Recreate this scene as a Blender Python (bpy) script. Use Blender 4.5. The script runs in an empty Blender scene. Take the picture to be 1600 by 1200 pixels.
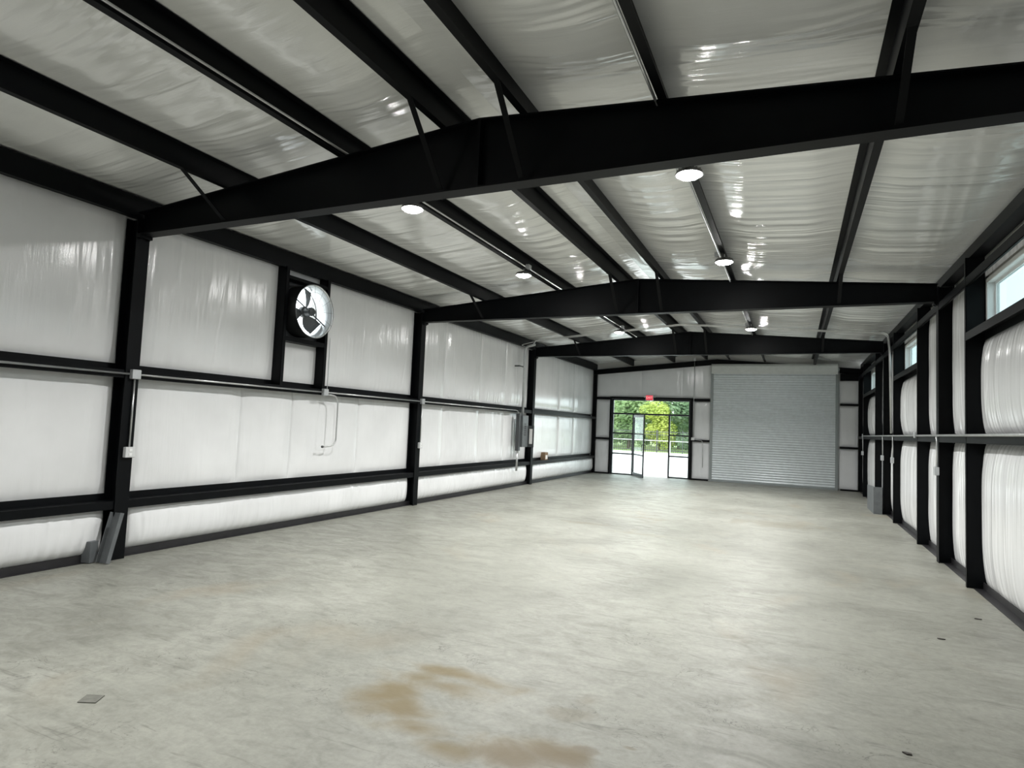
import bpy, math, random
import numpy as np
from mathutils import Vector, Matrix

scene = bpy.context.scene
COL = scene.collection

# ------------------------------------------------------------------ camera
cam_d = bpy.data.cameras.new('camera')
cam_d.sensor_fit = 'HORIZONTAL'; cam_d.sensor_width = 36.0
cam_d.lens = 36.0 * 974.58 / 1600.0
cam_d.clip_start = 0.05; cam_d.clip_end = 400
cam = bpy.data.objects.new('camera', cam_d); COL.objects.link(cam)
yaw, pitch, roll = (math.radians(a) for a in (24.444, 3.719, 2.413))
fwd = Vector((-math.sin(yaw) * math.cos(pitch), math.cos(yaw) * math.cos(pitch), math.sin(pitch)))
rgt = Vector((math.cos(yaw), math.sin(yaw), 0.0)); upv = rgt.cross(fwd)
r2 = rgt * math.cos(roll) + upv * math.sin(roll); u2 = -rgt * math.sin(roll) + upv * math.cos(roll)
M = Matrix((r2, u2, -fwd)).transposed().to_4x4()
M.translation = Vector((6.963, -4.699, 1.710))
cam.matrix_world = M
scene.camera = cam

# ------------------------------------------------------------------ world (bright overcast sky)
world = bpy.data.worlds.new('overcast_sky'); scene.world = world
world.use_nodes = True
bg = world.node_tree.nodes['Background']
bg.inputs['Color'].default_value = (0.90, 0.97, 1.0, 1)
bg.inputs['Strength'].default_value = 3.7

LAMP_W = 76.0

vs = scene.view_settings
vs.view_transform = 'Standard'; vs.look = 'None'; vs.gamma = 1.0
vs.use_curve_mapping = False
vs.exposure = 0.22

# ------------------------------------------------------------------ dimensions
W = 8.858            # clear width between column flanges
XI_L, XI_R = -0.20, 9.06     # insulation planes
Y0, YE = -9.0, 18.69         # building ends (inside faces)
FR = (-6.07, 0.03, 6.13, 12.23)   # frame centre lines
XR = 4.43
PUR = 0.22
def ztop(x):
    return 3.99 + (4.367 - 3.99) * x / XR if x < XR else 4.367 - 0.0753 * (x - XR)
def zbot(x):
    return 3.727 + 0.0043 * x
def zroof(x):
    return ztop(x) + PUR

# ------------------------------------------------------------------ mesh helpers
class MB:
    def __init__(s): s.v = []; s.f = []
    def add(s, vs_, fs):
        o = len(s.v); s.v += [tuple(p) for p in vs_]; s.f += [tuple(i + o for i in f) for f in fs]; return s
    def box(s, x0, x1, y0, y1, z0, z1):
        return s.add([(x0, y0, z0), (x1, y0, z0), (x1, y1, z0), (x0, y1, z0), (x0, y0, z1), (x1, y0, z1), (x1, y1, z1), (x0, y1, z1)],
                     [(0, 3, 2, 1), (4, 5, 6, 7), (0, 1, 5, 4), (1, 2, 6, 5), (2, 3, 7, 6), (3, 0, 4, 7)])
    def bbox(s, x0, x1, y0, y1, z0, z1, b=0.006):
        """box with chamfered vertical and horizontal edges"""
        vs_ = []
        for (z, i) in ((z0, b), (z0 + b, 0), (z1 - b, 0), (z1, b)):
            a = [(x0 + i, y0 + i), (x1 - i, y0 + i), (x1 - i, y1 - i), (x0 + i, y1 - i)]
            vs_ += [(p[0], p[1], z) for p in a]
        fs = [(3, 2, 1, 0), (12, 13, 14, 15)]
        for k in range(3):
            for j in range(4):
                fs.append((k * 4 + j, k * 4 + (j + 1) % 4, k * 4 + 4 + (j + 1) % 4, k * 4 + 4 + j))
        return s.add(vs_, fs)
    def prism(s, poly, a, b, axis='y'):
        """extrude a 2d polygon. axis y: poly is (x,z); axis x: (y,z); axis z: (x,y)"""
        n = len(poly)
        def P(p, t):
            return {'y': (p[0], t, p[1]), 'x': (t, p[0], p[1]), 'z': (p[0], p[1], t)}[axis]
        vs_ = [P(p, a) for p in poly] + [P(p, b) for p in poly]
        fs = [tuple(range(n)), tuple(range(2 * n - 1, n - 1, -1))]
        for i in range(n):
            j = (i + 1) % n; fs.append((i, i + n, j + n, j))
        return s.add(vs_, fs)
    def tube(s, pts, r, n=10):
        pts = [Vector(p) for p in pts]; rings = []
        up = Vector((0.31, 0.22, 0.92))
        for i, p in enumerate(pts):
            t = (pts[min(i + 1, len(pts) - 1)] - pts[max(i - 1, 0)]).normalized()
            a = t.cross(up)
            if a.length < 0.05: a = t.cross(Vector((1, 0, 0)))
            a.normalize(); b = t.cross(a)
            up = -a.cross(t) if False else up
            rings.append([p + (a * math.cos(q) + b * math.sin(q)) * r for q in (2 * math.pi * k / n for k in range(n))])
        vs_ = [q for rg in rings for q in rg]; fs = []
        for i in range(len(rings) - 1):
            for k in range(n):
                fs.append((i * n + k, i * n + (k + 1) % n, (i + 1) * n + (k + 1) % n, (i + 1) * n + k))
        fs.append(tuple(range(n - 1, -1, -1))); fs.append(tuple(range((len(rings) - 1) * n, len(rings) * n)))
        return s.add(vs_, fs)
    def lathe(s, prof, n=32, origin=(0, 0, 0), axis='z', close=True):
        """prof list of (r, h)"""
        vs_ = []; o = Vector(origin)
        for (r, h) in prof:
            for k in range(n):
                q = 2 * math.pi * k / n
                if axis == 'z': p = Vector((r * math.cos(q), r * math.sin(q), h))
                elif axis == 'x': p = Vector((h, r * math.cos(q), r * math.sin(q)))
                else: p = Vector((r * math.cos(q), h, r * math.sin(q)))
                vs_.append(o + p)
        fs = []
        for i in range(len(prof) - 1):
            for k in range(n):
                fs.append((i * n + k, i * n + (k + 1) % n, (i + 1) * n + (k + 1) % n, (i + 1) * n + k))
        if close:
            fs.append(tuple(range(n - 1, -1, -1))); fs.append(tuple(range((len(prof) - 1) * n, len(prof) * n)))
        return s.add(vs_, fs)
    def build(s, name, mat, parent=None, smooth=False):
        me = bpy.data.meshes.new(name); me.from_pydata(s.v, [], s.f); me.update()
        import bmesh
        bm = bmesh.new(); bm.from_mesh(me); bmesh.ops.recalc_face_normals(bm, faces=bm.faces); bm.to_mesh(me); bm.free()
        if smooth:
            for p in me.polygons: p.use_smooth = True
        return obj(name, me, mat, parent)

def obj(name, me, mat, parent=None):
    o = bpy.data.objects.new(name, me)
    if mat is not None and not me.materials: me.materials.append(mat)
    COL.objects.link(o)
    if parent is not None: o.parent = parent; o.matrix_parent_inverse = parent_inv(parent)
    return o
def parent_inv(p):
    # world matrix from basis chain (depsgraph independent)
    m = p.matrix_basis.copy(); q = p
    while q.parent is not None:
        m = q.parent.matrix_basis @ q.matrix_parent_inverse @ m; q = q.parent
    return m.inverted()
def tag(o, label=None, cat=None, group=None, kind=None):
    if label: o['label'] = label
    if cat: o['category'] = cat
    if group: o['group'] = group
    if kind: o['kind'] = kind
    return o
def thing(name, label, cat, loc=(0, 0, 0), group=None):
    o = bpy.data.objects.new(name, None); COL.objects.link(o)
    o.empty_display_size = 0.1; o.location = loc
    return tag(o, label, cat, group)
def fillet(pts, r, n=6):
    pts = [Vector(p) for p in pts]; out = [pts[0]]
    for i in range(1, len(pts) - 1):
        a = (pts[i - 1] - pts[i]); b = (pts[i + 1] - pts[i])
        rr = min(r, a.length * 0.49, b.length * 0.49)
        p0 = pts[i] + a.normalized() * rr; p1 = pts[i] + b.normalized() * rr
        for k in range(n + 1):
            t = k / n
            out.append(p0 * (1 - t) ** 2 + pts[i] * 2 * t * (1 - t) + p1 * t * t)
    out.append(pts[-1]); return out

# ------------------------------------------------------------------ materials
def new_mat(name):
    m = bpy.data.materials.new(name); m.use_nodes = True
    nt = m.node_tree; return m, nt, nt.nodes['Principled BSDF']
def simple(name, col, rough=0.5, metal=0.0, spec=0.5, noise=0.0, nscale=8.0, bump=0.0):
    m, nt, b = new_mat(name)
    b.inputs['Base Color'].default_value = (*col, 1); b.inputs['Roughness'].default_value = rough
    b.inputs['Metallic'].default_value = metal; b.inputs['Specular IOR Level'].default_value = spec
    if noise or bump:
        g = nt.nodes.new('ShaderNodeNewGeometry'); n = nt.nodes.new('ShaderNodeTexNoise')
        n.inputs['Scale'].default_value = nscale; n.inputs['Detail'].default_value = 5
        nt.links.new(g.outputs['Position'], n.inputs['Vector'])
        if noise:
            mr = nt.nodes.new('ShaderNodeMapRange'); mr.inputs['From Min'].default_value = 0.3; mr.inputs['From Max'].default_value = 0.7
            mr.inputs['To Min'].default_value = 1 - noise; mr.inputs['To Max'].default_value = 1 + noise
            mx = nt.nodes.new('ShaderNodeVectorMath'); mx.operation = 'SCALE'
            mx.inputs[0].default_value = col
            nt.links.new(n.outputs['Fac'], mr.inputs['Value']); nt.links.new(mr.outputs['Result'], mx.inputs['Scale'])
            nt.links.new(mx.outputs['Vector'], b.inputs['Base Color'])
        if bump:
            bp = nt.nodes.new('ShaderNodeBump'); bp.inputs['Strength'].default_value = bump; bp.inputs['Distance'].default_value = 0.004
            nt.links.new(n.outputs['Fac'], bp.inputs['Height']); nt.links.new(bp.outputs['Normal'], b.inputs['Normal'])
    return m
def film(name, stretch, col=(0.80, 0.81, 0.815), rough=0.19, bump=0.25, bscale=1.0, coat=0.0):
    """glossy white vinyl facing; stretch = scale of the noise along x, y, z"""
    m, nt, b = new_mat(name)
    L = nt.links
    b.inputs['Roughness'].default_value = rough; b.inputs['Specular IOR Level'].default_value = 0.9
    b.inputs['Coat Weight'].default_value = coat; b.inputs['Coat Roughness'].default_value = 0.07
    g = nt.nodes.new('ShaderNodeNewGeometry')
    mp = nt.nodes.new('ShaderNodeMapping'); mp.inputs['Scale'].default_value = stretch
    L.new(g.outputs['Position'], mp.inputs['Vector'])
    n = nt.nodes.new('ShaderNodeTexNoise'); n.inputs['Scale'].default_value = bscale; n.inputs['Detail'].default_value = 4; n.inputs['Roughness'].default_value = 0.55
    n.inputs['Distortion'].default_value = 0.25
    L.new(mp.outputs['Vector'], n.inputs['Vector'])
    n2 = nt.nodes.new('ShaderNodeTexNoise'); n2.inputs['Scale'].default_value = 90; n2.inputs['Detail'].default_value = 2
    L.new(g.outputs['Position'], n2.inputs['Vector'])
    ad = nt.nodes.new('ShaderNodeMath'); ad.operation = 'MULTIPLY_ADD'; ad.inputs[1].default_value = 0.06
    L.new(n2.outputs['Fac'], ad.inputs[0]); L.new(n.outputs['Fac'], ad.inputs[2])
    bp = nt.nodes.new('ShaderNodeBump'); bp.inputs['Strength'].default_value = bump; bp.inputs['Distance'].default_value = 0.02
    L.new(ad.outputs['Value'], bp.inputs['Height']); L.new(bp.outputs['Normal'], b.inputs['Normal'])
    n3 = nt.nodes.new('ShaderNodeTexNoise'); n3.inputs['Scale'].default_value = 1.3; n3.inputs['Detail'].default_value = 3
    L.new(g.outputs['Position'], n3.inputs['Vector'])
    cr = nt.nodes.new('ShaderNodeValToRGB')
    cr.color_ramp.elements[0].position = 0.3; cr.color_ramp.elements[0].color = (*[c * 0.93 for c in col], 1)
    cr.color_ramp.elements[1].position = 0.7; cr.color_ramp.elements[1].color = (*[c * 1.04 for c in col], 1)
    L.new(n3.outputs['Fac'], cr.inputs['Fac']); L.new(cr.outputs['Color'], b.inputs['Base Color'])
    return m
def concrete():
    m, nt, b = new_mat('concrete_floor'); L = nt.links; N = nt.nodes
    g = N.new('ShaderNodeNewGeometry')
    def noise(scale, detail, st=(1, 1, 1), rot=0.0, dist=0.0, rough=0.55):
        mp = N.new('ShaderNodeMapping'); mp.inputs['Scale'].default_value = st; mp.inputs['Rotation'].default_value = (0, 0, rot)
        n = N.new('ShaderNodeTexNoise'); n.inputs['Scale'].default_value = scale; n.inputs['Detail'].default_value = detail
        n.inputs['Distortion'].default_value = dist; n.inputs['Roughness'].default_value = rough
        L.new(g.outputs['Position'], mp.inputs['Vector']); L.new(mp.outputs['Vector'], n.inputs['Vector']); return n.outputs['Fac']
    def ramp(fac, stops):
        cr = N.new('ShaderNodeValToRGB'); e = cr.color_ramp.elements
        while len(e) < len(stops): e.new(0.5)
        for i, (p, c) in enumerate(stops):
            e[i].position = p; e[i].color = (*c, 1) if len(c) == 3 else c
        L.new(fac, cr.inputs['Fac']); return cr.outputs['Color']
    def mix(a, c, fac, mode='MIX'):
        mx = N.new('ShaderNodeMix'); mx.data_type = 'RGBA'; mx.blend_type = mode
        for s, v in ((6, a), (7, c)):
            if isinstance(v, tuple): mx.inputs[s].default_value = (*v, 1)
            else: L.new(v, mx.inputs[s])
        if isinstance(fac, float): mx.inputs[0].default_value = fac
        else: L.new(fac, mx.inputs[0])
        return mx.outputs[2]
    def mr(v, a, c, lo=0.0, hi=1.0):
        q = N.new('ShaderNodeMapRange'); q.inputs['From Min'].default_value = a; q.inputs['From Max'].default_value = c
        q.inputs['To Min'].default_value = lo; q.inputs['To Max'].default_value = hi
        q.interpolation_type = 'SMOOTHSTEP'
        L.new(v, q.inputs['Value']); return q.outputs['Result']
    def math2(op, a, c):
        q = N.new('ShaderNodeMath'); q.operation = op
        for i, v in enumerate((a, c)):
            if isinstance(v, (int, float)): q.inputs[i].default_value = v
            else: L.new(v, q.inputs[i])
        return q.outputs[0]
    big = noise(0.55, 6, dist=0.6)
    base = ramp(big, [(0.30, (0.178, 0.178, 0.153)), (0.5, (0.234, 0.236, 0.204)), (0.70, (0.28, 0.282, 0.247))])
    mid = noise(3.2, 8, st=(0.8, 1.5, 1), rot=0.5, dist=0.9, rough=0.65)
    base = mix(base, ramp(mid, [(0.30, (0.76, 0.76, 0.75)), (0.55, (1, 1, 1)), (0.75, (1.08, 1.08, 1.07))]), 0.85, 'MULTIPLY')
    md2 = noise(8.5, 8, st=(0.9, 1.2, 1), rot=-0.4, dist=0.7, rough=0.7)
    base = mix(base, ramp(md2, [(0.30, (0.80, 0.80, 0.79)), (0.52, (1, 1, 1)), (0.72, (1.07, 1.07, 1.06))]), 0.8, 'MULTIPLY')
    fine = noise(26, 6, rough=0.7)
    base = mix(base, ramp(fine, [(0.25, (0.78, 0.78, 0.78)), (0.6, (1.05, 1.05, 1.05))]), 0.8, 'MULTIPLY')
    # trowel / drag streaks in two directions
    for k, (rot, st, thr) in enumerate(((0.35, (0.9, 7.0, 1), 0.62), (-0.5, (0.7, 8.0, 1), 0.64), (1.2, (0.8, 9.0, 1), 0.66))):
        s1 = noise(1.5 + 0.3 * k, 5, st=st, rot=rot, dist=1.1)
        base = mix(base, (0.095, 0.094, 0.079), mr(s1, thr, thr + 0.10, 0, 0.5))
    # sparse dark scuffs: bands of a warped noise, gated by a second one
    sc = noise(2.4, 4, dist=2.2); gate = noise(0.9, 2, st=(1, 1.3, 1))
    band = math2('SUBTRACT', 1.0, mr(math2('ABSOLUTE', math2('SUBTRACT', sc, 0.5), 0), 0.0, 0.009))
    base = mix(base, (0.055, 0.053, 0.045), math2('MULTIPLY', band, mr(gate, 0.47, 0.68, 0, 0.75)))
    # warm rusty tint patches
    rust = noise(0.8, 3, st=(1, 0.7, 1), dist=0.4)
    base = mix(base, (0.25, 0.205, 0.14), mr(rust, 0.58, 0.75, 0, 0.35))
    # spilled brown stain near the camera: ellipses joined, edge broken by noise
    warp = noise(2.3, 6, dist=0.8, rough=0.52)
    sep = N.new('ShaderNodeSeparateXYZ'); L.new(g.outputs['Position'], sep.inputs[0])
    def blob(cx, cy, rx, ry):
        dx = math2('DIVIDE', math2('SUBTRACT', sep.outputs[0], cx), rx); dy = math2('DIVIDE', math2('SUBTRACT', sep.outputs[1], cy), ry)
        d = math2('SQRT', math2('ADD', math2('MULTIPLY', dx, dx), math2('MULTIPLY', dy, dy)), 0)
        d = math2('ADD', d, math2('MULTIPLY', math2('SUBTRACT', warp, 0.5), 2.8))
        return d
    def union(bl, a, c, hi):
        out = None
        for q in bl:
            v = mr(blob(*q), a, c, hi, 0.0)
            out = v if out is None else math2('MAXIMUM', out, v)
        return out
    soft = union([(4.85, -1.46, .26, .17), (4.66, -1.30, .20, .24), (5.05, -1.62, .24, .12), (5.3, -1.72, .24, .10), (5.62, -1.62, .28, .16), (5.82, -1.48, .22, .13), (4.8, -1.05, .35, .14), (4.95, -0.85, .5, .10)], -0.1, 1.45, 0.95)
    base = mix(base, (0.155, 0.120, 0.055), soft)
    hard = union([(5.66, -1.62, .24, .13), (5.86, -1.48, .16, .11), (5.98, -1.38, .10, .05), (6.18, -1.24, .045, .022)], 0.45, 1.1, 0.5)
    base = mix(base, (0.115, 0.083, 0.042), hard)
    faint = union([(5.75, -1.02, .16, .10), (5.8, -.8, .10, .14), (4.72, 5.7, .8, .1), (3.5, 6.2, .5, .12), (4.5, 7.6, .6, .15), (6.6, 8.6, .9, .5)], 0.4, 1.2, 0.35)
    base = mix(base, (0.14, 0.115, 0.068), faint)
    L.new(base, b.inputs['Base Color'])
    rg = mr(mid, 0.3, 0.7, 0.55, 0.38); L.new(rg, b.inputs['Roughness'])
    b.inputs['Specular IOR Level'].default_value = 0.4
    bp = N.new('ShaderNodeBump'); bp.inputs['Strength'].default_value = 0.18; bp.inputs['Distance'].default_value = 0.006
    L.new(fine, bp.inputs['Height']); L.new(bp.outputs['Normal'], b.inputs['Normal'])
    return m
def glass(name, tint, refl=0.07):
    m = bpy.data.materials.new(name); m.use_nodes = True; nt = m.node_tree; nt.nodes.clear()
    o = nt.nodes.new('ShaderNodeOutputMaterial'); t = nt.nodes.new('ShaderNodeBsdfTransparent'); t.inputs[0].default_value = (*tint, 1)
    gl = nt.nodes.new('ShaderNodeBsdfGlossy'); gl.inputs['Roughness'].default_value = 0.02
    mx = nt.nodes.new('ShaderNodeMixShader'); lw = nt.nodes.new('ShaderNodeLayerWeight'); lw.inputs[0].default_value = 0.5
    pw = nt.nodes.new('ShaderNodeMath'); pw.operation = 'POWER'; pw.inputs[1].default_value = 5.0
    ml = nt.nodes.new('ShaderNodeMath'); ml.operation = 'MULTIPLY_ADD'; ml.inputs[1].default_value = 0.55; ml.inputs[2].default_value = refl * 0.5
    nt.links.new(lw.outputs['Facing'], pw.inputs[0]); nt.links.new(pw.outputs[0], ml.inputs[0]); nt.links.new(ml.outputs[0], mx.inputs[0]); nt.links.new(t.outputs[0], mx.inputs[1]); nt.links.new(gl.outputs[0], mx.inputs[2])
    nt.links.new(mx.outputs[0], o.inputs[0]); return m
def emis(name, col, s):
    m = bpy.data.materials.new(name); m.use_nodes = True; nt = m.node_tree; nt.nodes.clear()
    o = nt.nodes.new('ShaderNodeOutputMaterial'); e = nt.nodes.new('ShaderNodeEmission')
    e.inputs[0].default_value = (*col, 1); e.inputs[1].default_value = s
    nt.links.new(e.outputs[0], o.inputs[0]); return m

STEEL = simple('black_painted_steel', (0.002, 0.0027, 0.0036), 0.48, spec=0.13, noise=0.25, nscale=5, bump=0.05)
STEEL2 = simple('charcoal_base_angle', (0.012, 0.0115, 0.013), 0.5, noise=0.3)
FILM_L = film('vinyl_facing_side_walls', (2.0, 5.0, 0.5), bump=0.32, bscale=1.7)
FILM_E = film('vinyl_facing_end_walls', (5.0, 2.0, 0.55), col=(0.80, 0.815, 0.83), bump=0.22)
FILM_C = film('vinyl_facing_roof', (0.45, 5.5, 1.0), col=(0.89, 0.90, 0.885), rough=0.13, bump=0.35, bscale=2.0, coat=0.5)
SHEET = simple('white_metal_sheeting', (0.6, 0.6, 0.58), 0.5)
CONC = concrete()
GALV = simple('galvanised_conduit', (0.55, 0.56, 0.56), 0.32, metal=0.85, noise=0.1)
GALV_BOX = simple('galvanised_box', (0.50, 0.52, 0.53), 0.45, metal=0.4, noise=0.12)
GREY_BOX = simple('grey_enamel', (0.13, 0.145, 0.15), 0.45, noise=0.1)
GREY_DK = simple('dark_grey_enamel', (0.055, 0.06, 0.063), 0.4)
GREY_SHEET = simple('grey_sheet_steel', (0.115, 0.125, 0.13), 0.5, noise=0.15)
WHITE = simple('white_vinyl', (0.82, 0.83, 0.83), 0.4)
PLAST = simple('pale_plastic', (0.62, 0.63, 0.63), 0.4)
CURTAIN = simple('grey_door_slats', (0.66, 0.71, 0.73), 0.30, metal=0.1, noise=0.06)
HOOD = simple('door_hood_paint', (0.66, 0.69, 0.67), 0.5, noise=0.05)
GUIDE = simple('door_guide_steel', (0.28, 0.31, 0.31), 0.45, metal=0.3)
GLASS = glass('clear_glass', (0.93, 0.97, 0.96))
TINT = glass('tinted_window_glass', (0.56, 0.63, 0.63))
CARD = simple('brown_cardboard', (0.22, 0.15, 0.09), 0.8, noise=0.15)
PAPER = simple('white_paper', (0.8, 0.8, 0.78), 0.7)
LENS = emis('lamp_lens', (1.0, 0.99, 0.97), 170.0)
LAMPBODY = simple('lamp_housing', (0.10, 0.10, 0.10), 0.4, metal=0.4)
RED = emis('exit_red', (0.85, 0.06, 0.09), 0.75)
REDLET = emis('exit_letters', (1.0, 0.55, 0.55), 1.0)
DRUM_IN = simple('fan_drum_galvanised', (0.72, 0.75, 0.76), 0.3, metal=0.6)
BLADE = simple('fan_blade', (0.10, 0.105, 0.11), 0.35, metal=0.5)
BARK = simple('tree_bark', (0.12, 0.09, 0.06), 0.9, noise=0.3)
def leafmat(name, c1, c2):
    m, nt, b = new_mat(name); L = nt.links
    g = nt.nodes.new('ShaderNodeNewGeometry'); n = nt.nodes.new('ShaderNodeTexNoise'); n.inputs['Scale'].default_value = 0.9; n.inputs['Detail'].default_value = 4
    L.new(g.outputs['Position'], n.inputs['Vector'])
    cr = nt.nodes.new('ShaderNodeValToRGB'); cr.color_ramp.elements[0].position = 0.35; cr.color_ramp.elements[0].color = (*c1, 1)
    cr.color_ramp.elements[1].position = 0.65; cr.color_ramp.elements[1].color = (*c2, 1)
    L.new(n.outputs['Fac'], cr.inputs['Fac']); L.new(cr.outputs['Color'], b.inputs['Base Color'])
    b.inputs['Roughness'].default_value = 0.6
    tl = nt.nodes.new('ShaderNodeBsdfTranslucent'); L.new(cr.outputs['Color'], tl.inputs['Color'])
    mx = nt.nodes.new('ShaderNodeMixShader'); mx.inputs[0].default_value = 0.45
    L.new(b.outputs[0], mx.inputs[1]); L.new(tl.outputs[0], mx.inputs[2]); L.new(mx.outputs[0], nt.nodes['Material Output'].inputs[0])
    return m
LEAF = [leafmat('leaf_mid_green', (0.21, 0.32, 0.13), (0.44, 0.56, 0.28)),
        leafmat('leaf_yellow_green', (0.42, 0.52, 0.11), (0.62, 0.68, 0.20)),
        leafmat('leaf_deep_green', (0.15, 0.25, 0.13), (0.33, 0.44, 0.26))]
PAVE = simple('pale_pavement', (0.72, 0.71, 0.69), 0.8, noise=0.05, nscale=2)
GRASS = simple('lawn_grass', (0.20, 0.27, 0.09), 0.9, noise=0.3, nscale=1.5)

# ------------------------------------------------------------------ structure: floor, roof skin, walls
fl = MB().box(-0.34, 9.2, Y0 - 0.2, YE + 0.16, -0.15, 0.0).build('floor', CONC)
tag(fl, 'pale stained concrete slab floor', 'floor', kind='structure')

def ceiling():
    pts = [(-0.34, zroof(-0.34)), (XR, zroof(XR)), (9.2, zroof(9.2))]
    poly = [(x, z + 0.10) for x, z in pts] + [(x, z + 0.20) for x, z in reversed(pts)]
    o = MB().prism(poly, Y0 - 0.2, YE + 0.16).build('ceiling', SHEET)
    return tag(o, 'gabled roof lined with white vinyl faced insulation', 'ceiling', kind='structure')
CEIL = ceiling()

def holed_wall_x(name, x0, x1, ya, yb, z1, holes, mat):
    """wall in the YZ plane with rectangular holes (y0,y1,z0,z1)"""
    b = MB(); ys = sorted({ya, yb, *[h[0] for h in holes], *[h[1] for h in holes]})
    for i in range(len(ys) - 1):
        h = [q for q in holes if q[0] <= ys[i] + 1e-6 and q[1] >= ys[i + 1] - 1e-6]
        if h:
            if h[0][2] > 0.001: b.box(x0, x1, ys[i], ys[i + 1], 0, h[0][2])
            b.box(x0, x1, ys[i], ys[i + 1], h[0][3], z1)
        else: b.box(x0, x1, ys[i], ys[i + 1], 0, z1)
    return b.build(name, mat)
FAN_Y, FAN_Z, FAN_R = 2.80, 3.34, 0.42
WALL_L = holed_wall_x('wall_left', -0.33, -0.24, Y0, YE, 4.26, [(2.39, 3.21, 2.90, 3.77)], SHEET)
tag(WALL_L, 'left side wall of white faced insulation between black girts', 'wall', kind='structure')
WIN = [(1.72, 4.46), (7.82, 10.56), (13.86, 16.84)]
WZ0, WZ1 = 3.08, 3.72
WALL_R = holed_wall_x('wall_right', 9.10, 9.19, Y0, YE, 4.22, [(a, c, WZ0, WZ1) for a, c in WIN], SHEET)
tag(WALL_R, 'right side wall of bulging white insulation with high windows', 'wall', kind='structure')
SFX0, SFX1, SFZ = 0.59, 3.52, 2.865
def gable(x):
    return zroof(x) + 0.08
b = MB()
y0, y1 = YE + 0.06, YE + 0.14
b.prism([(-0.33, 0), (SFX0, 0), (SFX0, gable(SFX0)), (-0.33, gable(-0.33))], y0, y1)
b.prism([(SFX0, SFZ), (SFX1, SFZ), (SFX1, gable(SFX1)), (SFX0, gable(SFX0))], y0, y1)
b.prism([(SFX1, 0), (XR, 0), (XR, gable(XR)), (SFX1, gable(SFX1))], y0, y1)
b.prism([(XR, 0), (9.19, 0), (9.19, gable(9.19)), (XR, gable(XR))], y0, y1)
WALL_F = b.build('wall_far', SHEET)
tag(WALL_F, 'far end wall with glass entrance and roll-up door', 'wall', kind='structure')
b = MB().prism([(-0.33, 0), (9.19, 0), (9.19, gable(9.19)), (XR, gable(XR)), (-0.33, gable(-0.33))], Y0 - 0.12, Y0 - 0.02)
WALL_N = b.build('wall_near', FILM_E)
tag(WALL_N, 'near end wall behind the camera', 'wall', kind='structure')

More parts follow.
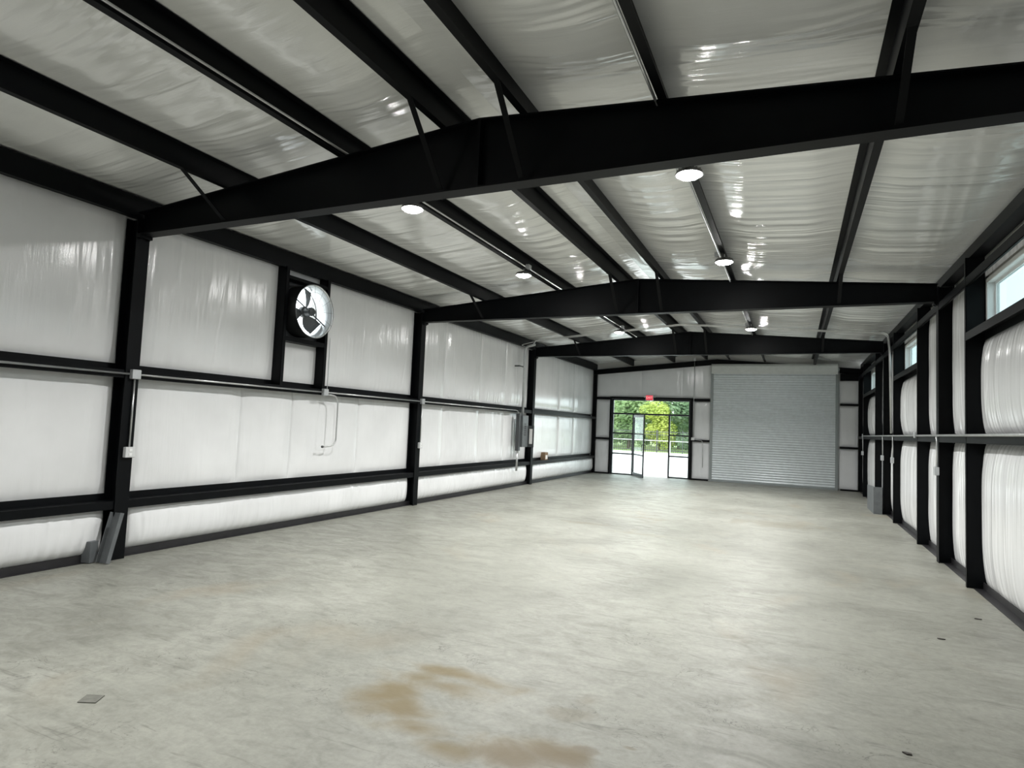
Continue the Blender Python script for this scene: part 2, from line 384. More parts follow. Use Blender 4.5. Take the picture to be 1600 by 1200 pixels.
# ------------------------------------------------------------------ insulation panels (pillowed sheets)
rng = np.random.default_rng(7)
def panel(parent, P0, U, V, N, nu, nv, bulge, mat, gather=0.006, edge=0.35, wr=0.004, wfreq=9, wdir='v', seed=None, crease=3, soft=False, lines=0, lamp_=0.005, lwid=0.014, lcl=0.5, name='insulation_panel'):
    P0, U, V, N = (np.array(q, float) for q in (P0, U, V, N))
    r = np.random.default_rng(seed if seed is not None else rng.integers(1 << 30))
    u = np.linspace(0, 1, nu + 1); v = np.linspace(0, 1, nv + 1)
    # denser sampling at the edges
    uu, vv = np.meshgrid(u, v, indexing='ij')
    lu, lv = np.linalg.norm(U), np.linalg.norm(V)
    eu = np.minimum(uu, 1 - uu) * lu; ev = np.minimum(vv, 1 - vv) * lv
    def prof(e, w):
        if soft:
            q = np.clip((e - 0.05) / w, 0, 1); return q * q * (3 - 2 * q)
        return np.sqrt(np.clip(1 - (1 - np.clip(e / w, 0, 1)) ** 2, 0, 1))
    pil = prof(eu, min(edge, lu / 2)) * prof(ev, min(edge, lv / 2))
    d = bulge * pil
    a, c, la = (uu, vv, lu) if wdir == 'v' else (vv, uu, lv)   # wrinkle lines run along c, vary along a
    ec = ev if wdir == 'v' else eu
    w = np.zeros_like(d)
    for k in range(6):
        f = wfreq * la * r.uniform(0.35, 1.3); ph = r.uniform(0, 6.28); dr = r.uniform(-0.5, 0.5)
        env = 0.5 + 0.5 * np.sin(2 * np.pi * (r.uniform(0.3, 0.9) * a * max(1, la / 2) + r.uniform(0.2, 0.7) * c) + r.uniform(0, 6.28))
        w += env * np.sin(f * a + dr * np.sin(3 * c + ph) * 2 + ph) / 3.0
    d = d + wr * w * np.clip(pil, 0, 1)
    # gathers close to the fixed edges
    gsum = np.zeros_like(d)
    for k in range(4):
        f = r.uniform(25, 60) * la; gsum += np.sin(f * a + r.uniform(0, 6.28)) * (0.5 + 0.5 * np.sin(r.uniform(2, 6) * a * la + r.uniform(0, 6)))
    d = d + gather * gsum * np.exp(-ec / 0.12) * np.clip(ec / 0.03, 0, 1) * 0.5
    for k in range(crease):
        a0 = r.uniform(0.05, 0.95); c0 = r.uniform(0.1, 0.9); ln = r.uniform(0.1, 0.35); tilt = r.uniform(-0.15, 0.15)
        wd = r.uniform(0.006, 0.015) / max(la, 0.5) * 1.6
        d = d + r.choice([-1, 1]) * 0.006 * np.exp(-((a - a0 - tilt * (c - c0)) / wd) ** 2) * np.exp(-((c - c0) / ln) ** 2) * pil
    sa = np.linspace(0, 1, d.shape[0] if wdir == 'v' else d.shape[1]) * la      # metres across the wrinkle lines
    sc_ = np.linspace(0, 1, d.shape[1] if wdir == 'v' else d.shape[0])
    cl = [r.uniform(0, la) for _ in range(max(2, int(la * 0.9)))] + [la * 0.97, la * 0.93, la * 0.03]
    acc = np.zeros((len(sa), len(sc_)))
    for k in range(lines):
        a0 = r.normal(cl[r.integers(len(cl))], 0.13) if r.random() < lcl else r.uniform(0, la)
        c0 = r.uniform(-0.1, 1.1); ln = r.uniform(0.15, 0.5); tilt = r.normal(0, 0.05); bow = r.normal(0.06, 0.04); wd = lwid * r.uniform(0.7, 1.6)
        pos = a0 + tilt * (sc_ - c0) - bow * 4 * (sc_ - 0.5) ** 2 * 0.5
        i0 = max(0, int((pos.min() - 4 * wd) / la * (len(sa) - 1))); i1 = min(len(sa), int((pos.max() + 4 * wd) / la * (len(sa) - 1)) + 2)
        if i1 - i0 < 2: continue
        acc[i0:i1] += lamp_ * r.uniform(0.3, 1) * r.choice([-1, 1], p=[.35, .65]) * np.exp(-((sa[i0:i1, None] - pos[None]) / wd) ** 2) * np.exp(-((sc_ - c0) / ln) ** 2)[None]
    acc = acc if wdir == 'v' else acc.T
    d = d + acc * np.clip(np.minimum(eu, ev) / 0.08, 0, 1)
    P = P0 + uu[..., None] * U + vv[..., None] * V + d[..., None] * N
    n1 = nv + 1
    idx = np.arange((nu + 1) * n1).reshape(nu + 1, n1)
    q = np.stack([idx[:-1, :-1], idx[1:, :-1], idx[1:, 1:], idx[:-1, 1:]], -1).reshape(-1, 4)
    if np.dot(np.cross(U, V), N) < 0: q = q[:, ::-1]
    me = bpy.data.meshes.new(name)
    me.vertices.add(P.shape[0] * P.shape[1]); me.vertices.foreach_set('co', P.reshape(-1))
    me.loops.add(q.size); me.loops.foreach_set('vertex_index', np.ascontiguousarray(q).reshape(-1).astype(np.int32))
    me.polygons.add(len(q)); me.polygons.foreach_set('loop_start', np.arange(0, q.size, 4, dtype=np.int32))
    me.polygons.foreach_set('loop_total', np.full(len(q), 4, dtype=np.int32))
    me.polygons.foreach_set('use_smooth', np.ones(len(q), dtype=bool))
    me.update(); me.validate()
    return obj(name, me, mat, parent)

ZG1, ZG2 = 0.66, 2.15        # girt web heights on the left wall
def bays():
    e = [Y0] + list(FR) + [YE]
    out = []
    for i in range(len(e) - 1):
        a = e[i] + (0.085 if i else 0.0); c = e[i + 1] - (0.085 if i < len(e) - 2 else 0.0)
        out.append((a, c))
    return out
BAYS = bays()
def split(a, c, seams):
    s = [a] + [q for q in seams if a + 0.3 < q < c - 0.3] + [c]
    return list(zip(s[:-1], s[1:]))
SEAMS = [-4.5, -3.0, 1.78, 2.77, 4.4, 7.36, 9.1, 10.6, 14.8, 16.4]
def lp(y0, y1, z0, z1, bulge, **k):
    n = max(10, int((y1 - y0) * 64)); m = max(10, int((z1 - z0) * 18)); k.setdefault('lines', int(10 * (y1 - y0)))
    k.setdefault('lamp_', 0.0035)
    panel(WALL_L, (XI_L, y0, z0), (0, y1 - y0, 0), (0, 0, z1 - z0), (1, 0, 0), n, m, bulge, FILM_L, **k)
for bi, (a, c) in enumerate(BAYS):
    lp(a, c, 0.05, ZG1 - 0.0, 0.135, edge=0.24, gather=0.012, wr=0.006, crease=9, lines=int(18 * (c - a)), lamp_=0.008, lwid=0.018)
    for (p, q) in split(a, c, SEAMS):
        lp(p, q, ZG1 + 0.06, ZG2, 0.045, edge=0.30, gather=0.006, wr=0.003)
        if not (p < FAN_Y < q or (bi == 2)):
            lp(p, q, ZG2 + 0.06, 4.0, 0.05, edge=0.35, gather=0.008, wr=0.004, crease=5)
# upper panels of the fan bay
a, c = BAYS[2]
lp(a, 2.32, ZG2 + 0.06, 4.0, 0.05, edge=0.35, gather=0.008, wr=0.004, crease=6)
lp(3.28, c, ZG2 + 0.06, 4.0, 0.05, edge=0.35, gather=0.008, wr=0.004, crease=6)
lp(2.36, 3.24, ZG2 + 0.06, 2.83, 0.03, edge=0.2)
lp(2.36, 3.24, 3.82, 4.0, 0.01, edge=0.1)

ZR = 1.77
def rp(y0, y1, z0, z1, bulge, **k):
    n = max(10, int((y1 - y0) * 64)); m = max(10, int((z1 - z0) * 18)); k.setdefault('lines', int(16 * (y1 - y0)) + 3)
    k.setdefault('lamp_', 0.005)
    panel(WALL_R, (XI_R, y0, z0), (0, y1 - y0, 0), (0, 0, z1 - z0), (-1, 0, 0), n, m, bulge, FILM_L, **k)
JW = 0.065
for bi, (a, c) in enumerate(BAYS):
    w = WIN[bi - 2] if bi >= 2 else None
    segs = [(a, c)] if w is None else [(a, w[0] - JW), (w[0], w[1]), (w[1] + JW, c)]
    for k, (p, q) in enumerate(segs):
        mid = (k == 1)
        rp(p, q, 0.05, ZR - 0.02, 0.12 if mid else 0.09, edge=0.55 if mid else 0.5, wr=0.008, wfreq=14, gather=0.010, crease=6)
        if mid:
            rp(p, q, ZR + 0.03, 2.98, 0.12, edge=0.5, wr=0.008, wfreq=14, gather=0.010, crease=6)
            rp(p, q, 3.74, 3.93, 0.006, edge=0.08, wr=0.001)
        else:
            rp(p, q, ZR + 0.03, 3.93, 0.08, edge=0.5, wr=0.006, wfreq=14, gather=0.010, crease=4)

def ep(x0, x1, z0, z1, bulge, **k):
    n = max(10, int((x1 - x0) * 26)); m = max(10, int((z1 - z0) * 24))
    panel(WALL_F, (x0, YE + 0.03, z0), (x1 - x0, 0, 0), (0, 0, z1 - z0), (0, -1, 0), n, m, bulge, FILM_E, **k)
ep(-0.10, 0.54, 0.05, 1.29, 0.03, edge=0.2, gather=0.008, crease=4)
ep(-0.10, 0.54, 1.36, 2.82, 0.03, edge=0.2, gather=0.008, crease=4)
ep(-0.10, 1.7, 2.94, 4.02, 0.03, edge=0.25, crease=4)
ep(1.7, 3.2, 2.94, 4.12, 0.03, edge=0.25, crease=4)
ep(3.2, 4.22, 2.94, 4.22, 0.03, edge=0.25, crease=4)
ep(3.60, 4.22, 0.05, 1.37, 0.03, edge=0.2, crease=3)
ep(3.60, 4.22, 1.44, 2.82, 0.03, edge=0.2, crease=3)
ep(8.30, 8.86, 0.05, 1.36, 0.03, edge=0.2, crease=4)
ep(8.30, 8.86, 1.44, 2.78, 0.03, edge=0.2, crease=4)
ep(8.30, 8.86, 2.86, 3.62, 0.03, edge=0.2, crease=4)
ep(4.22, 8.30, 3.8, 4.12, 0.01, edge=0.1)

# roof insulation, one sagging sheet per purlin gap and bay
PX = dict(a=1.415, b=2.945, c=4.095, d=4.815, e=5.98, g=7.535)    # web positions
webs = [-0.16, PX['a'], PX['b'], PX['c'], PX['d'], PX['e'], PX['g'], 9.02]
yb = [Y0] + [FR[0], FR[1], FR[2], FR[3]] + [YE]
for i in range(len(webs) - 1):
    x0, x1 = webs[i], webs[i + 1]
    for j in range(len(yb) - 1):
        parts = [(yb[j], yb[j + 1])]
        for (p, q) in parts:
            if x0 < XR < x1:
                for (xa, xb, sl) in ((x0, XR, 1), (XR, x1, -1)):
                    z0_, z1_ = zroof(xa), zroof(xb)
                    panel(CEIL, (xa, p, z0_), (xb - xa, 0, z1_ - z0_), (0, q - p, 0), (0, 0, -1), 8, int((q - p) * 72), 0.012, FILM_C, gather=0.0, edge=0.2, wr=0.004, wfreq=20, wdir='u', crease=0, soft=True, lines=60, lamp_=0.004, lwid=0.017)
            else:
                z0_, z1_ = zroof(x0), zroof(x1)
                panel(CEIL, (x0, p, z0_), (x1 - x0, 0, z1_ - z0_), (0, q - p, 0), (0, 0, -1), 20, int((q - p) * 72), 0.045, FILM_C, gather=0.0, edge=0.45, wr=0.007, wfreq=20, wdir='u', crease=0, soft=True, lines=95, lamp_=0.006, lwid=0.017, lcl=0.65)

# ------------------------------------------------------------------ steel frames
def ibeam_col(name, parent, x0, x1, yc, z1, fw=0.16, t=0.012):
    b = MB().box(x0, x0 + t, yc - fw / 2, yc + fw / 2, 0.0, z1).box(x1 - t, x1, yc - fw / 2, yc + fw / 2, 0.0, z1)
    b.box(x0 + t, x1 - t, yc - 0.005, yc + 0.005, 0, z1)
    return b.build(name, STEEL, parent)
def rafter(name, parent, xs, yc, fw=0.16, t=0.014, top=ztop, bot=zbot):
    b = MB()
    b.prism([(x, bot(x) + t) for x in xs] + [(x, top(x) - t) for x in reversed(xs)], yc - 0.006, yc + 0.006)
    b.prism([(x, top(x) - t) for x in xs] + [(x, top(x)) for x in reversed(xs)], yc - fw / 2, yc + fw / 2)
    b.prism([(x, bot(x)) for x in xs] + [(x, bot(x) + t) for x in reversed(xs)], yc - fw / 2, yc + fw / 2)
    return b.build(name, STEEL, parent)
ordn = ['behind the camera', 'nearest the camera, crossing the top of the view', 'second from the camera', 'third from the camera, nearest the far wall']
for k, yc in enumerate(FR):
    t = thing('portal_frame', 'black steel portal frame ' + ordn[k], 'steel frame', (W / 2, yc, 0), 'rigid steel frames')
    ibeam_col('column', t, -0.198, 0.0, yc, 3.93); ibeam_col('column', t, W, W + 0.198, yc, 3.99)
    rafter('rafter', t, [0.0, XR], yc); rafter('rafter', t, [XR, W], yc)
    # knee end plates with bolts, ridge splice plate
    for s, x in ((1, 0.0), (-1, W)):
        b = MB().box(min(x, x + s * 0.05), max(x, x + s * 0.05), yc - 0.08, yc + 0.08, zbot(x) - 0.035, zbot(x))
        for dy in (-0.05, 0.05): b.lathe([(0.014, zbot(x) - 0.052), (0.014, zbot(x) - 0.035)], 6, (x + s * 0.025, yc + dy, 0))
        b.build('knee_plate', STEEL, t)
    MB().box(XR - 0.012, XR + 0.012, yc - 0.078, yc + 0.078, zbot(XR) + 0.0145, ztop(XR) - 0.0145).build('splice_plate', STEEL, t)
    for key, dx in (('a', -0.035), ('c', -0.035), ('d', 0.035), ('g', 0.035)):
        x = PX[key] + dx
        p = Vector((x, yc - 0.07, zbot(x) + 0.03)); q = Vector((x, yc - 0.62, ztop(x) + 0.02))
        dr = (q - p).normalized(); n = Vector((0, dr.z, -dr.y)).normalized() * 0.004
        b = MB(); wv = Vector((0.025, 0, 0))
        b.add([p - wv - n, p + wv - n, p + wv + n, p - wv + n, q - wv - n, q + wv - n, q + wv + n, q - wv + n],
              [(0, 3, 2, 1), (4, 5, 6, 7), (0, 1, 5, 4), (1, 2, 6, 5), (2, 3, 7, 6), (3, 0, 4, 7)])
        b.build('flange_brace', STEEL, t)

# ------------------------------------------------------------------ purlins and eave struts
def zpurlin(key, label, left):
    x = PX[key]; z0 = min(ztop(x), ztop(x)) + 0.002; h = PUR - 0.006; f = 0.066; t = 0.005; lip = 0.016
    s = 1 if left else -1       # left slope: bottom flange to -x, top flange to +x
    b = MB()
    def bx(xa, xb, za, zb): b.box(min(xa, xb), max(xa, xb), Y0 + 0.02, YE - 0.10, za, zb)
    bx(x - t / 2, x + t / 2, z0, z0 + h)
    bx(x - s * t / 2, x - s * f, z0, z0 + t); bx(x - s * f, x - s * (f - t), z0 + t, z0 + lip)
    bx(x + s * t / 2, x + s * f, z0 + h - t, z0 + h)
    o = b.build('roof_purlin', STEEL)
    return tag(o, label, 'purlin', 'roof purlins')
zpurlin('a', 'black roof purlin nearest the left wall', True)
zpurlin('b', 'black roof purlin carrying the left row of round lights', True)
zpurlin('c', 'black roof purlin just left of the ridge', True)
zpurlin('d', 'black roof purlin just right of the ridge', False)
zpurlin('e', 'black roof purlin carrying the right row of round lights', False)
zpurlin('g', 'black roof purlin nearest the right wall', False)
b = MB()
b.box(-0.198, -0.03, Y0 + .02, YE - 0.02, 3.955, 3.962).box(-0.037, -0.03, Y0 + .02, YE - .02, 3.962, 4.17).box(-0.198, -0.03, Y0 + .02, YE - .02, 4.17, 4.176).box(-0.06, -0.03, Y0 + .02, YE - .02, 3.935, 3.955)
tag(b.build('eave_strut', STEEL), 'black eave strut along the top of the left wall', 'eave strut')
b = MB()
b.box(8.93, 9.055, Y0 + .02, YE - .02, 3.995, 4.002).box(8.93, 8.937, Y0 + .02, YE - .02, 4.002, 4.16).box(8.93, 9.055, Y0 + .02, YE - .02, 4.16, 4.166).box(8.90, 8.93, Y0 + .02, YE - .02, 3.995, 4.015)
tag(b.build('eave_strut', STEEL), 'black eave strut along the top of the right wall', 'eave strut')

# ------------------------------------------------------------------ left wall girts (Z section, web level)
bay_word = ['behind the camera', 'nearest the camera, left of the first column', 'between first and second columns', 'between second and third columns', 'between third column and far corner']
for bi, (a, c) in enumerate(BAYS):
    a_, c_ = a - 0.075, c + 0.075
    if bi == 0: a_ = Y0 + 0.02
    if bi == 4: c_ = YE - 0.12
    for (zg, wd) in ((ZG1, 'lower'), (ZG2, 'upper')):
        b = MB().box(XI_L + 0.003, -0.022, a_, c_, zg - 0.006, zg)
        b.box(-0.022, -0.016, a_, c_, zg - 0.092, zg).box(XI_L + 0.003, XI_L + 0.009, a_, c_, zg, zg + 0.075)
        b.box(-0.040, -0.022, a_, c_, zg - 0.092, zg - 0.087)
        tag(b.build('wall_girt', STEEL), '%s black girt of the left wall %s' % (wd, bay_word[bi]), 'girt', 'left wall girts')
def base_angle(name, x_wall, s, label, leg):
    b = MB()
    b.box(min(x_wall, x_wall + s * 0.012), max(x_wall, x_wall + s * 0.012), Y0, YE, 0.006, 0.085)
    b.box(min(x_wall, x_wall + s * leg), max(x_wall, x_wall + s * leg), Y0, YE, 0.0005, 0.006)
    return tag(b.build(name, STEEL2), label, 'base angle', kind='structure')
base_angle('baseboard_left', -0.135, 1, 'dark steel base angle along the foot of the left wall', .05)
base_angle('baseboard_right', 9.03, -1, 'dark steel base angle along the foot of the right wall', .11)

# ------------------------------------------------------------------ fan framing and exhaust fan on the left wall
t = thing('fan_framing', 'black steel frame around the wall fan', 'framing', (-0.1, FAN_Y, ZG2))
for (p, q) in ((2.31, 2.375), (3.225, 3.29)):
    MB().box(-0.195, -0.02, p, p + 0.006, ZG2 + 0.002, 3.953).box(-0.195, -0.02, q - 0.006, q, ZG2 + 0.002, 3.953).box(-0.026, -0.02, p, q, ZG2 + 0.002, 3.953).build('jamb', STEEL, t)
MB().box(-0.195, -0.022, 2.375, 3.225, 2.83, 2.90).build('sill', STEEL, t)
MB().box(-0.195, -0.022, 2.375, 3.225, 3.78, 3.83).build('header', STEEL, t)

t = thing('exhaust_fan', 'round drum exhaust fan with guard high on the left wall', 'fan', (-0.2, FAN_Y, FAN_Z))
o3 = (0, FAN_Y, FAN_Z); R_ = FAN_R
b = MB().lathe([(R_ - 0.015, -0.21), (R_ - 0.015, 0.10), (R_ + 0.004, 0.125), (R_ + 0.004, 0.13), (R_ - 0.002, 0.13), (R_ - 0.022, 0.10), (R_ - 0.022, -0.21)], 56, o3, 'x', close=False)
nv = len(b.v); b.f += [(k, (k + 1) % 56, nv - 56 + (k + 1) % 56, nv - 56 + k) for k in range(56)]
b.build('drum', simple('fan_drum_black', (0.02, 0.021, 0.022), 0.4), t, smooth=False)
MB().lathe([(R_ - 0.0235, -0.188), (R_ - 0.0235, 0.10), (R_ - 0.006, 0.128), (R_ - 0.0075, 0.129), (R_ - 0.025, 0.10), (R_ - 0.025, -0.188)], 56, o3, 'x', close=False).build('drum_liner', DRUM_IN, t, smooth=True)
op = MB(); vo = []; fo = []; NN = 48
for xx in (-0.20, -0.19):
    for k in range(NN):
        q = 2 * math.pi * k / NN; c_, s_ = math.cos(q), math.sin(q); m_ = max(abs(c_), abs(s_))
        vo += [(xx, FAN_Y + (R_ - .016) * c_, FAN_Z + (R_ - .016) * s_), (xx, FAN_Y + .438 * c_ / m_, FAN_Z + .445 * s_ / m_)]
for k in range(NN):
    a0, a1 = 2 * k, 2 * ((k + 1) % NN); h0 = 2 * NN
    fo += [(a0, a0 + 1, a1 + 1, a1), (a0 + h0, a1 + h0, a1 + 1 + h0, a0 + 1 + h0), (a0, a1, a1 + h0, a0 + h0), (a0 + 1, a0 + 1 + h0, a1 + 1 + h0, a1 + 1)]
op.add(vo, fo).build('orifice_panel', GREY_DK, t)
hub = MB().lathe([(0.02, -0.06), (0.065, -0.05), (0.07, 0.05), (0.055, 0.085), (0.02, 0.09)], 24, o3, 'x').build('motor', GREY_DK, t)
MB().lathe([(0.085, -0.14), (0.09, -0.12), (0.09, -0.07), (0.07, -0.055)], 24, o3, 'x').build('hub', GREY_DK, t)
for k in range(3):
    q0 = 2 * math.pi * (k / 3 + 0.18); b = MB(); vs_ = []; n = 7
    for i in range(n):
        rr = 0.075 + (R_ - 0.04 - 0.075) * i / (n - 1); ch = 0.055 + 0.085 * math.sin(min(1, i / (n - 1) * 1.25) * math.pi * 0.62)
        pt = 0.9 - 0.45 * i / (n - 1); sweep = 0.30 * (i / (n - 1)) ** 1.3
        for s in (-1, 1):
            for th in (-0.002, 0.002):
                ang = q0 + sweep + s * ch * math.cos(pt) / rr * 1.0
                vs_.append((-0.10 + s * ch * math.sin(pt) * 0.6 + th, FAN_Y + rr * math.cos(ang), FAN_Z + rr * math.sin(ang)))
    fs = []
    for i in range(n - 1):
        a0 = i * 4; a1 = a0 + 4
        fs += [(a0, a0 + 2, a1 + 2, a1), (a0 + 1, a1 + 1, a1 + 3, a0 + 3), (a0, a1, a1 + 1, a0 + 1), (a0 + 2, a0 + 3, a1 + 3, a1 + 2)]
    fs += [(0, 1, 3, 2), tuple(len(vs_) - 4 + i for i in (0, 2, 3, 1))]
    b.add(vs_, fs); b.build('blade', BLADE, t)
g = MB()
for rr, xx in ((0.10, 0.135), (0.20, 0.135), (0.30, 0.134), (0.385, 0.13)):
    g.tube([(xx, FAN_Y + rr * math.cos(2 * math.pi * k / 40), FAN_Z + rr * math.sin(2 * math.pi * k / 40)) for k in range(41)], 0.0016, 5)
for k in range(12):
    q = 2 * math.pi * k / 12 + 0.1
    g.tube([(0.135, FAN_Y + 0.06 * math.cos(q), FAN_Z + 0.06 * math.sin(q)), (0.131, FAN_Y + (R_ - 0.006) * math.cos(q), FAN_Z + (R_ - 0.006) * math.sin(q))], 0.0018, 5)
g.build('guard', GREY_DK, t)
for k, q in enumerate((-0.45, 2.7)):
    MB().tube([(0.02, FAN_Y + 0.05 * math.cos(q), FAN_Z + 0.05 * math.sin(q)), (0.02, FAN_Y + (R_ - 0.026) * math.cos(q), FAN_Z + (R_ - 0.026) * math.sin(q))], 0.011, 8).build('motor_bracket', GREY_DK, t)

# ------------------------------------------------------------------ right wall framing and windows
wn = ['in the bay nearest the camera', 'in the bay between second and third frames', 'in the bay next to the far wall']
for k, (wa, wb) in enumerate(WIN):
    a, c = BAYS[k + 2]
    t = thing('window_framing', 'black window jambs and beams ' + wn[k], 'framing', (W + 0.1, (wa + wb) / 2, 0), 'right wall framing')
    for (p, q, s) in ((wa - JW, wa, 1), (wb, wb + JW, -1)):
        x0, x1 = W + 0.0, 9.055
        bb = MB()
        webp = q if s == 1 else p       # web faces the opening
        bb.box(x0, x1, *sorted((webp, webp - s * 0.006)), 0, 3.99)
        bb.box(x0, x0 + 0.006, p, q, 0, 3.99).box(x1 - 0.006, x1, p, q, 0, 3.99)
        bb.box(x0, x1, *sorted((p if s == 1 else q, (p if s == 1 else q) + s * 0.003)), 0, 3.99)
        bb.build('jamb', STEEL, t)
    MB().box(W + 0.0, 9.055, wa + .001, wb - .001, 3.055, 3.062).box(W, W + 0.006, wa + .001, wb - .001, 2.965, 3.055).box(9.049, 9.055, wa + .001, wb - .001, 2.965, 3.055).build('sill_beam', STEEL, t)
    ends = [(a, wa - JW), (wa, wb), (wb + JW, c if k < 2 else YE - 0.12)]
    for (p, q) in ends:
        MB().box(W + 0.002, 9.053, p + .001, q - .001, ZR + 0.025, ZR + 0.031).box(W + .002, W + .008, p + .001, q - .001, ZR - 0.055, ZR + 0.025).box(9.047, 9.053, p + .001, q - .001, ZR + 0.031, ZR + 0.08).build('girt', STEEL, t)
        MB().box(W + 0.002, W + 0.06, p + .001, q - .001, 3.74, 3.746).box(W + .002, W + .008, p + .001, q - .001, 3.635, 3.74).box(W + .002, W + 0.03, p + .001, q - .001, 3.635, 3.641).build('header_beam', STEEL, t)
    # window: white frame, sash and tinted pane
    fx0, fx1 = 9.062, 9.186
    za, zb = WZ0 + 0.004, WZ1 - 0.004; f = 0.055
    ya, yb_ = wa + .004, wb - .004
    wb_ = MB().bbox(fx0, fx1, ya, yb_, za, za + f, .005).bbox(fx0, fx1, ya, yb_, zb - f, zb, .005).bbox(fx0, fx1, ya, ya + f, za + f, zb - f, .005).bbox(fx0, fx1, yb_ - f, yb_, za + f, zb - f, .005)
    w_ = wb_.build('window_%d' % (k + 1), WHITE)
    tag(w_, 'long high white framed window ' + wn[k], 'window', kind='structure')
    i0, i1 = ya + f, yb_ - f; s = 0.03
    sb = MB().box(9.14, 9.175, i0, i1, za + f, za + f + s).box(9.14, 9.175, i0, i1, zb - f - s, zb - f).box(9.14, 9.175, i0, i0 + s, za + f + s, zb - f - s).box(9.14, 9.175, i1 - s, i1, za + f + s, zb - f - s)
    sb.build('sash', WHITE, w_)
    MB().box(9.155, 9.161, i0 + s, i1 - s, za + f + s, zb - f - s).build('pane', TINT, w_)

# ------------------------------------------------------------------ far wall framing
t = thing('end_wall_framing', 'black steel posts, girts and sloping rafter of the far end wall', 'framing', (XR, YE, 0))
def eb(name, x0, x1, z0, z1, y0=YE - 0.10, y1=YE + 0.0):
    return MB().box(x0, x1, y0, y1, z0, z1).build(name, STEEL, t)
ibeam_col('column', t, -0.19, -0.02, YE - 0.04, 3.86, fw=0.12)
ibeam_col('column', t, W + 0.02, W + 0.19, YE - 0.04, 3.90, fw=0.12)
for xs in ([-0.19, XR], [XR, W + 0.19]):
    rafter('rafter', t, xs, YE - 0.06, fw=0.12, top=lambda x: ztop(x) - 0.01, bot=lambda x: ztop(x) - 0.20)
eb('girt', -0.018, SFX0 - 0.06, 1.30, 1.37); eb('girt', -0.018, SFX0 - 0.06, 2.83, 2.92)
eb('header', SFX0 - 0.06, SFX1 + 0.08, SFZ + 0.01, SFZ + 0.075)
eb('girt', SFX1 + 0.08, 4.20, 2.83, 2.92); eb('girt', SFX1 + 0.08, 4.20, 1.38, 1.45)
eb('jamb', SFX0 - 0.06, SFX0 - 0.004, 0, SFZ + 0.01); eb('jamb', SFX1 + 0.004, SFX1 + 0.08, 0, SFZ + 0.01)
eb('girt', 8.34, W + 0.018, 1.37, 1.44); eb('girt', 8.34, W + 0.018, 2.79, 2.86); eb('girt', 8.34, W + 0.018, 3.62, 3.85)
eb('base_channel', -0.018, SFX0 - 0.062, 0, 0.05); eb('base_channel', SFX1 + 0.082, 4.18, 0, 0.05); eb('base_channel', 8.36, W + .018, 0, 0.05)

# ------------------------------------------------------------------ storefront entrance
SF = simple('bronze_storefront', (0.016, 0.019, 0.024), 0.35)
d1 = MB()
ya, yb_ = YE + 0.0, YE + 0.11
d1.box(SFX0, SFX0 + .06, ya, yb_, 0, SFZ).box(SFX1 - .06, SFX1, ya, yb_, 0, SFZ).box(SFX0 + .06, SFX1 - .06, ya, yb_, SFZ - .055, SFZ)
D1 = tag(d1.build('door_1', SF), 'glazed storefront entrance with its door standing open', 'entrance', kind='structure')
xm0, xm1 = 1.39, 2.735
def sfb(name, x0, x1, z0, z1): return MB().box(x0, x1, ya + .01, yb_ - .01, z0, z1).build(name, SF, D1)
sfb('transom_bar', SFX0 + .06, SFX1 - .06, 2.275, 2.335)
sfb('mullion', xm0, xm0 + .055, 0, 2.275); sfb('mullion', xm1, xm1 + .055, 0, 2.275)
for (p, q) in ((SFX0 + .06, xm0), (xm1 + .055, SFX1 - .06)):
    sfb('rail', p, q, 0, .045); sfb('rail', p, q, .765, .815); sfb('rail', p, q, 1.535, 1.585)
    for (z0, z1) in ((.045, .765), (.815, 1.535), (1.585, 2.275)):
        MB().box(p, q, YE + .05, YE + .058, z0, z1).build('pane', GLASS, D1)
MB().box(SFX0 + .06, SFX1 - .06, YE + .05, YE + .058, 2.335, SFZ - .055).build('pane', GLASS, D1)
# open leaf, hinged on the left mullion, swung into the hall
leaf = bpy.data.objects.new('door_leaf', None); COL.objects.link(leaf); leaf.parent = D1
leaf.location = (xm0 + .06, YE + 0.0, 0.0); leaf.rotation_euler = (0, 0, math.radians(-60))
LW = 1.26
def lb(name, x0, x1, z0, z1, mat=SF, y0=-.022, y1=.022):
    me_o = MB().box(x0, x1, y0, y1, z0, z1).build(name, mat); me_o.parent = leaf; return me_o
lb('stile', 0, .06, .012, 2.265); lb('stile', LW - .06, LW, .012, 2.265)
lb('leaf_rail', .06, LW - .06, .012, .13); lb('leaf_rail', .06, LW - .06, 2.17, 2.265); lb('leaf_rail', .06, LW - .06, .77, .82); lb('leaf_rail', .06, LW - .06, 1.53, 1.58)
for (z0, z1) in ((.13, .77), (.82, 1.53), (1.58, 2.17)): lb('leaf_pane', .06, LW - .06, z0, z1, GLASS, -.004, .004)
for s in (-1, 1):
    h = MB().tube(fillet([(LW - .03, s * .022, .92), (LW - .03, s * .07, .92), (LW - .03, s * .07, 1.18), (LW - .03, s * .022, 1.18)], .02), .010, 8).build('pull_handle', GREY_DK); h.parent = leaf

